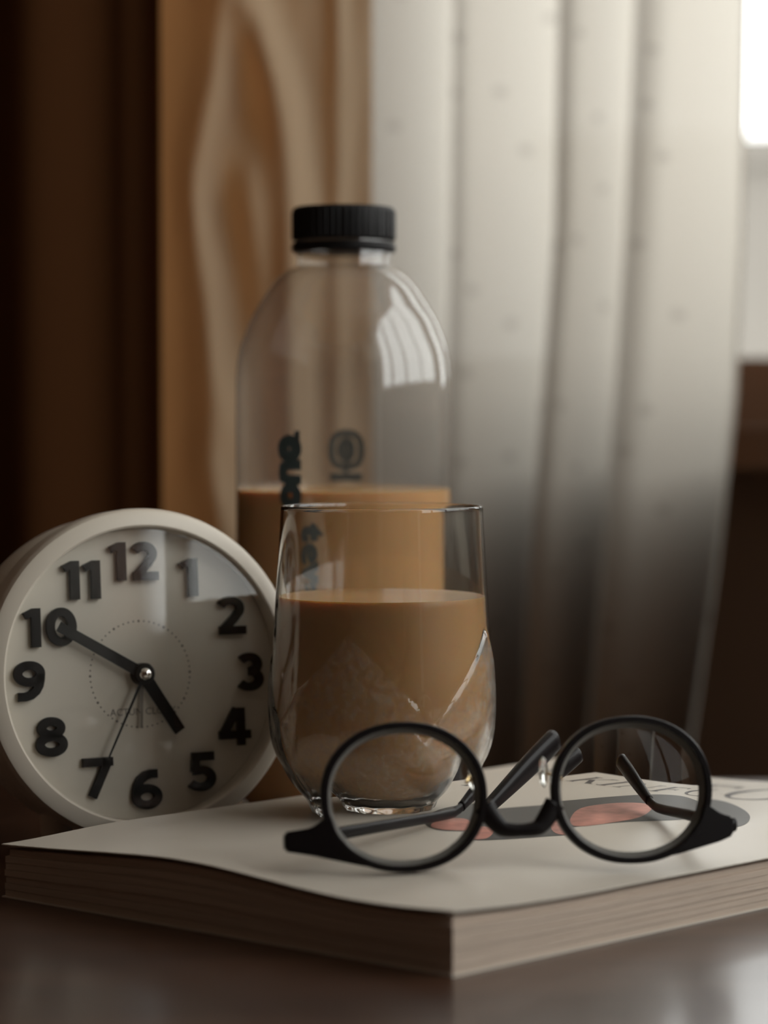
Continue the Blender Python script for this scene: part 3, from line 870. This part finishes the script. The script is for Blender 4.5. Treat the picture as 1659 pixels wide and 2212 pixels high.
for s in (-1, 1):
    V, Fc = [], []; n = 96
    sec = [(0, -.0016), (0, .0016), (.0003, .0020), (.0018, .0020), (.0021, .0016), (.0021, -.0016), (.0018, -.0020), (.0003, -.0020)]
    for i in range(n):
        q = 2*PI*i/n
        for dr, dy in sec:
            x, z = lens_shape(q, RX-dr, RZ-dr)
            V.append(E(s*HC + x, dy, RZ+z))
    ns = len(sec)
    for i in range(n):
        j = (i+1) % n
        for k in range(ns): Fc.append((i*ns+k, j*ns+k, j*ns+(k+1) % ns, i*ns+(k+1) % ns))
    epart('rim', fixn(mesh('rim', V, Fc)), M['frame'], ff, .7)
    # lens: flat-ish front, hollow back (a minus lens)
    V, Fc = [], []; nr, n = 14, 64
    rx, rz = RX-.0019, RZ-.0019
    R_f, R_b = .30, .080
    def sag(R, r): return R - math.sqrt(R*R - r*r)
    for side in (0, 1):
        V.append(E(s*HC, (-.0016 if side == 0 else -.0006), RZ))
        for k in range(1, nr+1):
            for i in range(n):
                q = 2*PI*i/n; dd = .0018*side; x, z = lens_shape(q, (rx-dd)*k/nr, (rz-dd)*k/nr); r = math.hypot(x, z)
                y = (-.0016 + sag(R_f, r)) if side == 0 else (-.0006 + sag(R_b, r))
                V.append(E(s*HC+x, y, RZ+z))
    off = 1+nr*n
    for side in (0, 1):
        o0 = side*off
        for i in range(n):
            j = (i+1) % n
            Fc.append((o0, o0+1+i, o0+1+j))
            for k in range(nr-1): Fc.append((o0+1+k*n+i, o0+1+(k+1)*n+i, o0+1+(k+1)*n+j, o0+1+k*n+j))
    for i in range(n):
        j = (i+1) % n; a = 1+(nr-1)*n
        Fc.append((a+i, off+a+i, off+a+j, a+j))
    lm = mesh('lens', V, Fc); fixn(lm)
    lo = epart('lens', lm, M['lens'], smooth=.5); lm.materials.append(M['lens_edge'])
    for p in lm.polygons[-n:]: p.material_index = 1
    # end piece reaching to the hinge
    xo = s*(HC+RX)
    ex = .0110 if s < 0 else .0068
    pl = [(.0236,-.0045),(.0262,-.0066),(RX+.003,-.0085),(RX+ex,-.0096),(RX+ex+.0003,-.0125),(RX+ex,-.0155),(RX+.002,-.0172),(.0215,-.0188),(.0150,-.0204),(.0105,-.0213),(.0165,-.0165),(.0215,-.0105)]
    V = [E(s*(HC+x), dy+max(0, x-RX)*.25, RZ+z) for dy in (-.0021, .0021) for x, z in pl]
    npl = len(pl)
    Fc = [tuple(range(npl)), tuple(range(2*npl-1, npl-1, -1))] + [(i, (i+1) % npl, npl+(i+1) % npl, npl+i) for i in range(npl)]
    m = fixn(mesh('end_piece', V, Fc))
    bm = bmesh.new(); bm.from_mesh(m); bmesh.ops.bevel(bm, geom=list(bm.edges), offset=.0006, segments=2, affect='EDGES'); bm.to_mesh(m); bm.free()
    epart('end_piece', m, M['frame'], ff, .8)
    # nose pad on a little gold arm
    pc = E(s*(HC-RX+.0005), .0095, RZ+.0065)
    V = [];
    pad = lathe([(.0003, -.0012), (.0022, -.001), (.0030, 0), (.0022, .001), (.0003, .0012)], 20, True, True)
    pad.transform(Matrix.Diagonal((.9, 1.7, 1, 1)))
    pad.transform(Matrix.Translation(pc) @ EM @ Matrix.Rotation(s*math.radians(62), 4, 'Z').to_4x4() @ Matrix.Rotation(PI/2, 4, 'X'))
    epart('nose_pad', fixn(pad), M['pad'], ff, 1.2)
    A = catmull([E(s*(HC-RX+.0032), .0012, RZ+.005), E(s*(HC-RX+.0045), .006, RZ+.004), E(s*(HC-RX+.002), .0095, RZ+.006)], 6)
    epart('pad_arm', sweep(A, [(.0005, .0005)]*len(A), 8, gz), M['gold'], ff)
# bridge, low because the glasses lie upside down
B = catmull([E(-(HC-RX*.96), 0, RZ-.0035), E(-(HC-RX-.003), -.0003, RZ-.0093), E(-.004, -.0006, RZ-.0112), E(.004, -.0006, RZ-.0112), E(HC-RX-.003, -.0003, RZ-.0093), E(HC-RX*.96, 0, RZ-.0035)], 6)
NB = len(B)
epart('bridge', sweep(B, [(.0020, .0021+.0012*abs(i/(NB-1)-.5)*2) for i in range(NB)], 16, gz), M['frame'], ff)
# temples: from hinge back across the cover, then the ear hook turning up
def temple(s, elbow, tip, dep):
    H0 = E(s*(HC+RX+.0080), .0030, RZ-.0122) + Vector(eg.location)
    e = on_z(*elbow, Z0+.0038); tpz = at(*tip, dep)
    e1 = e + (H0-e).normalized()*.010; e2 = e + (tpz-e).normalized()*.008
    mid1 = (H0+e1)/2; mid1.z = (H0.z+e1.z)/2
    P = [H0, mid1, e1, e + (e1-e)*.25 + (e2-e)*.25, e2, (e2+tpz)/2, tpz]
    P = [p - Vector(eg.location) for p in P]
    P = catmull(P, 8); N = len(P)
    k1 = 8*4
    rad = [(.0014, .0022) for i in range(k1+1)]
    tt = epart('temple', sweep(P[:k1+1], rad, 14), M['frame'])
    # thicker rounded ear tip
    Q = P[k1-2:]; n = len(Q)
    rads = []
    for i in range(n):
        q = i/(n-1); r = 1.0 if q < .93 else math.sqrt(max(.02, 1-((q-.93)/.07)**2))
        rads.append(((.0018 + .0009*q)*r, (.0024+.0019*sstep(q*1.3))*r))
    epart('temple_tip', sweep(Q, rads, 16), M['frame'], tt)
    hg = boxes('hinge', M['chrome'], None, (-.0012, .0012, -.0016, .0016, -.002, .002), bevel=.0003)
    hg.data.transform(Matrix.Translation(H0 - Vector(eg.location) - gx*s*.0022 + gy*.001)); hg.parent = tt
    print('TEMPLE', s, (e-H0).length, (tpz-e).length)
temple(-1, (1030, 1768), (1203, 1593), .915)
temple(1, (1430, 1757), (1326, 1610), .925)
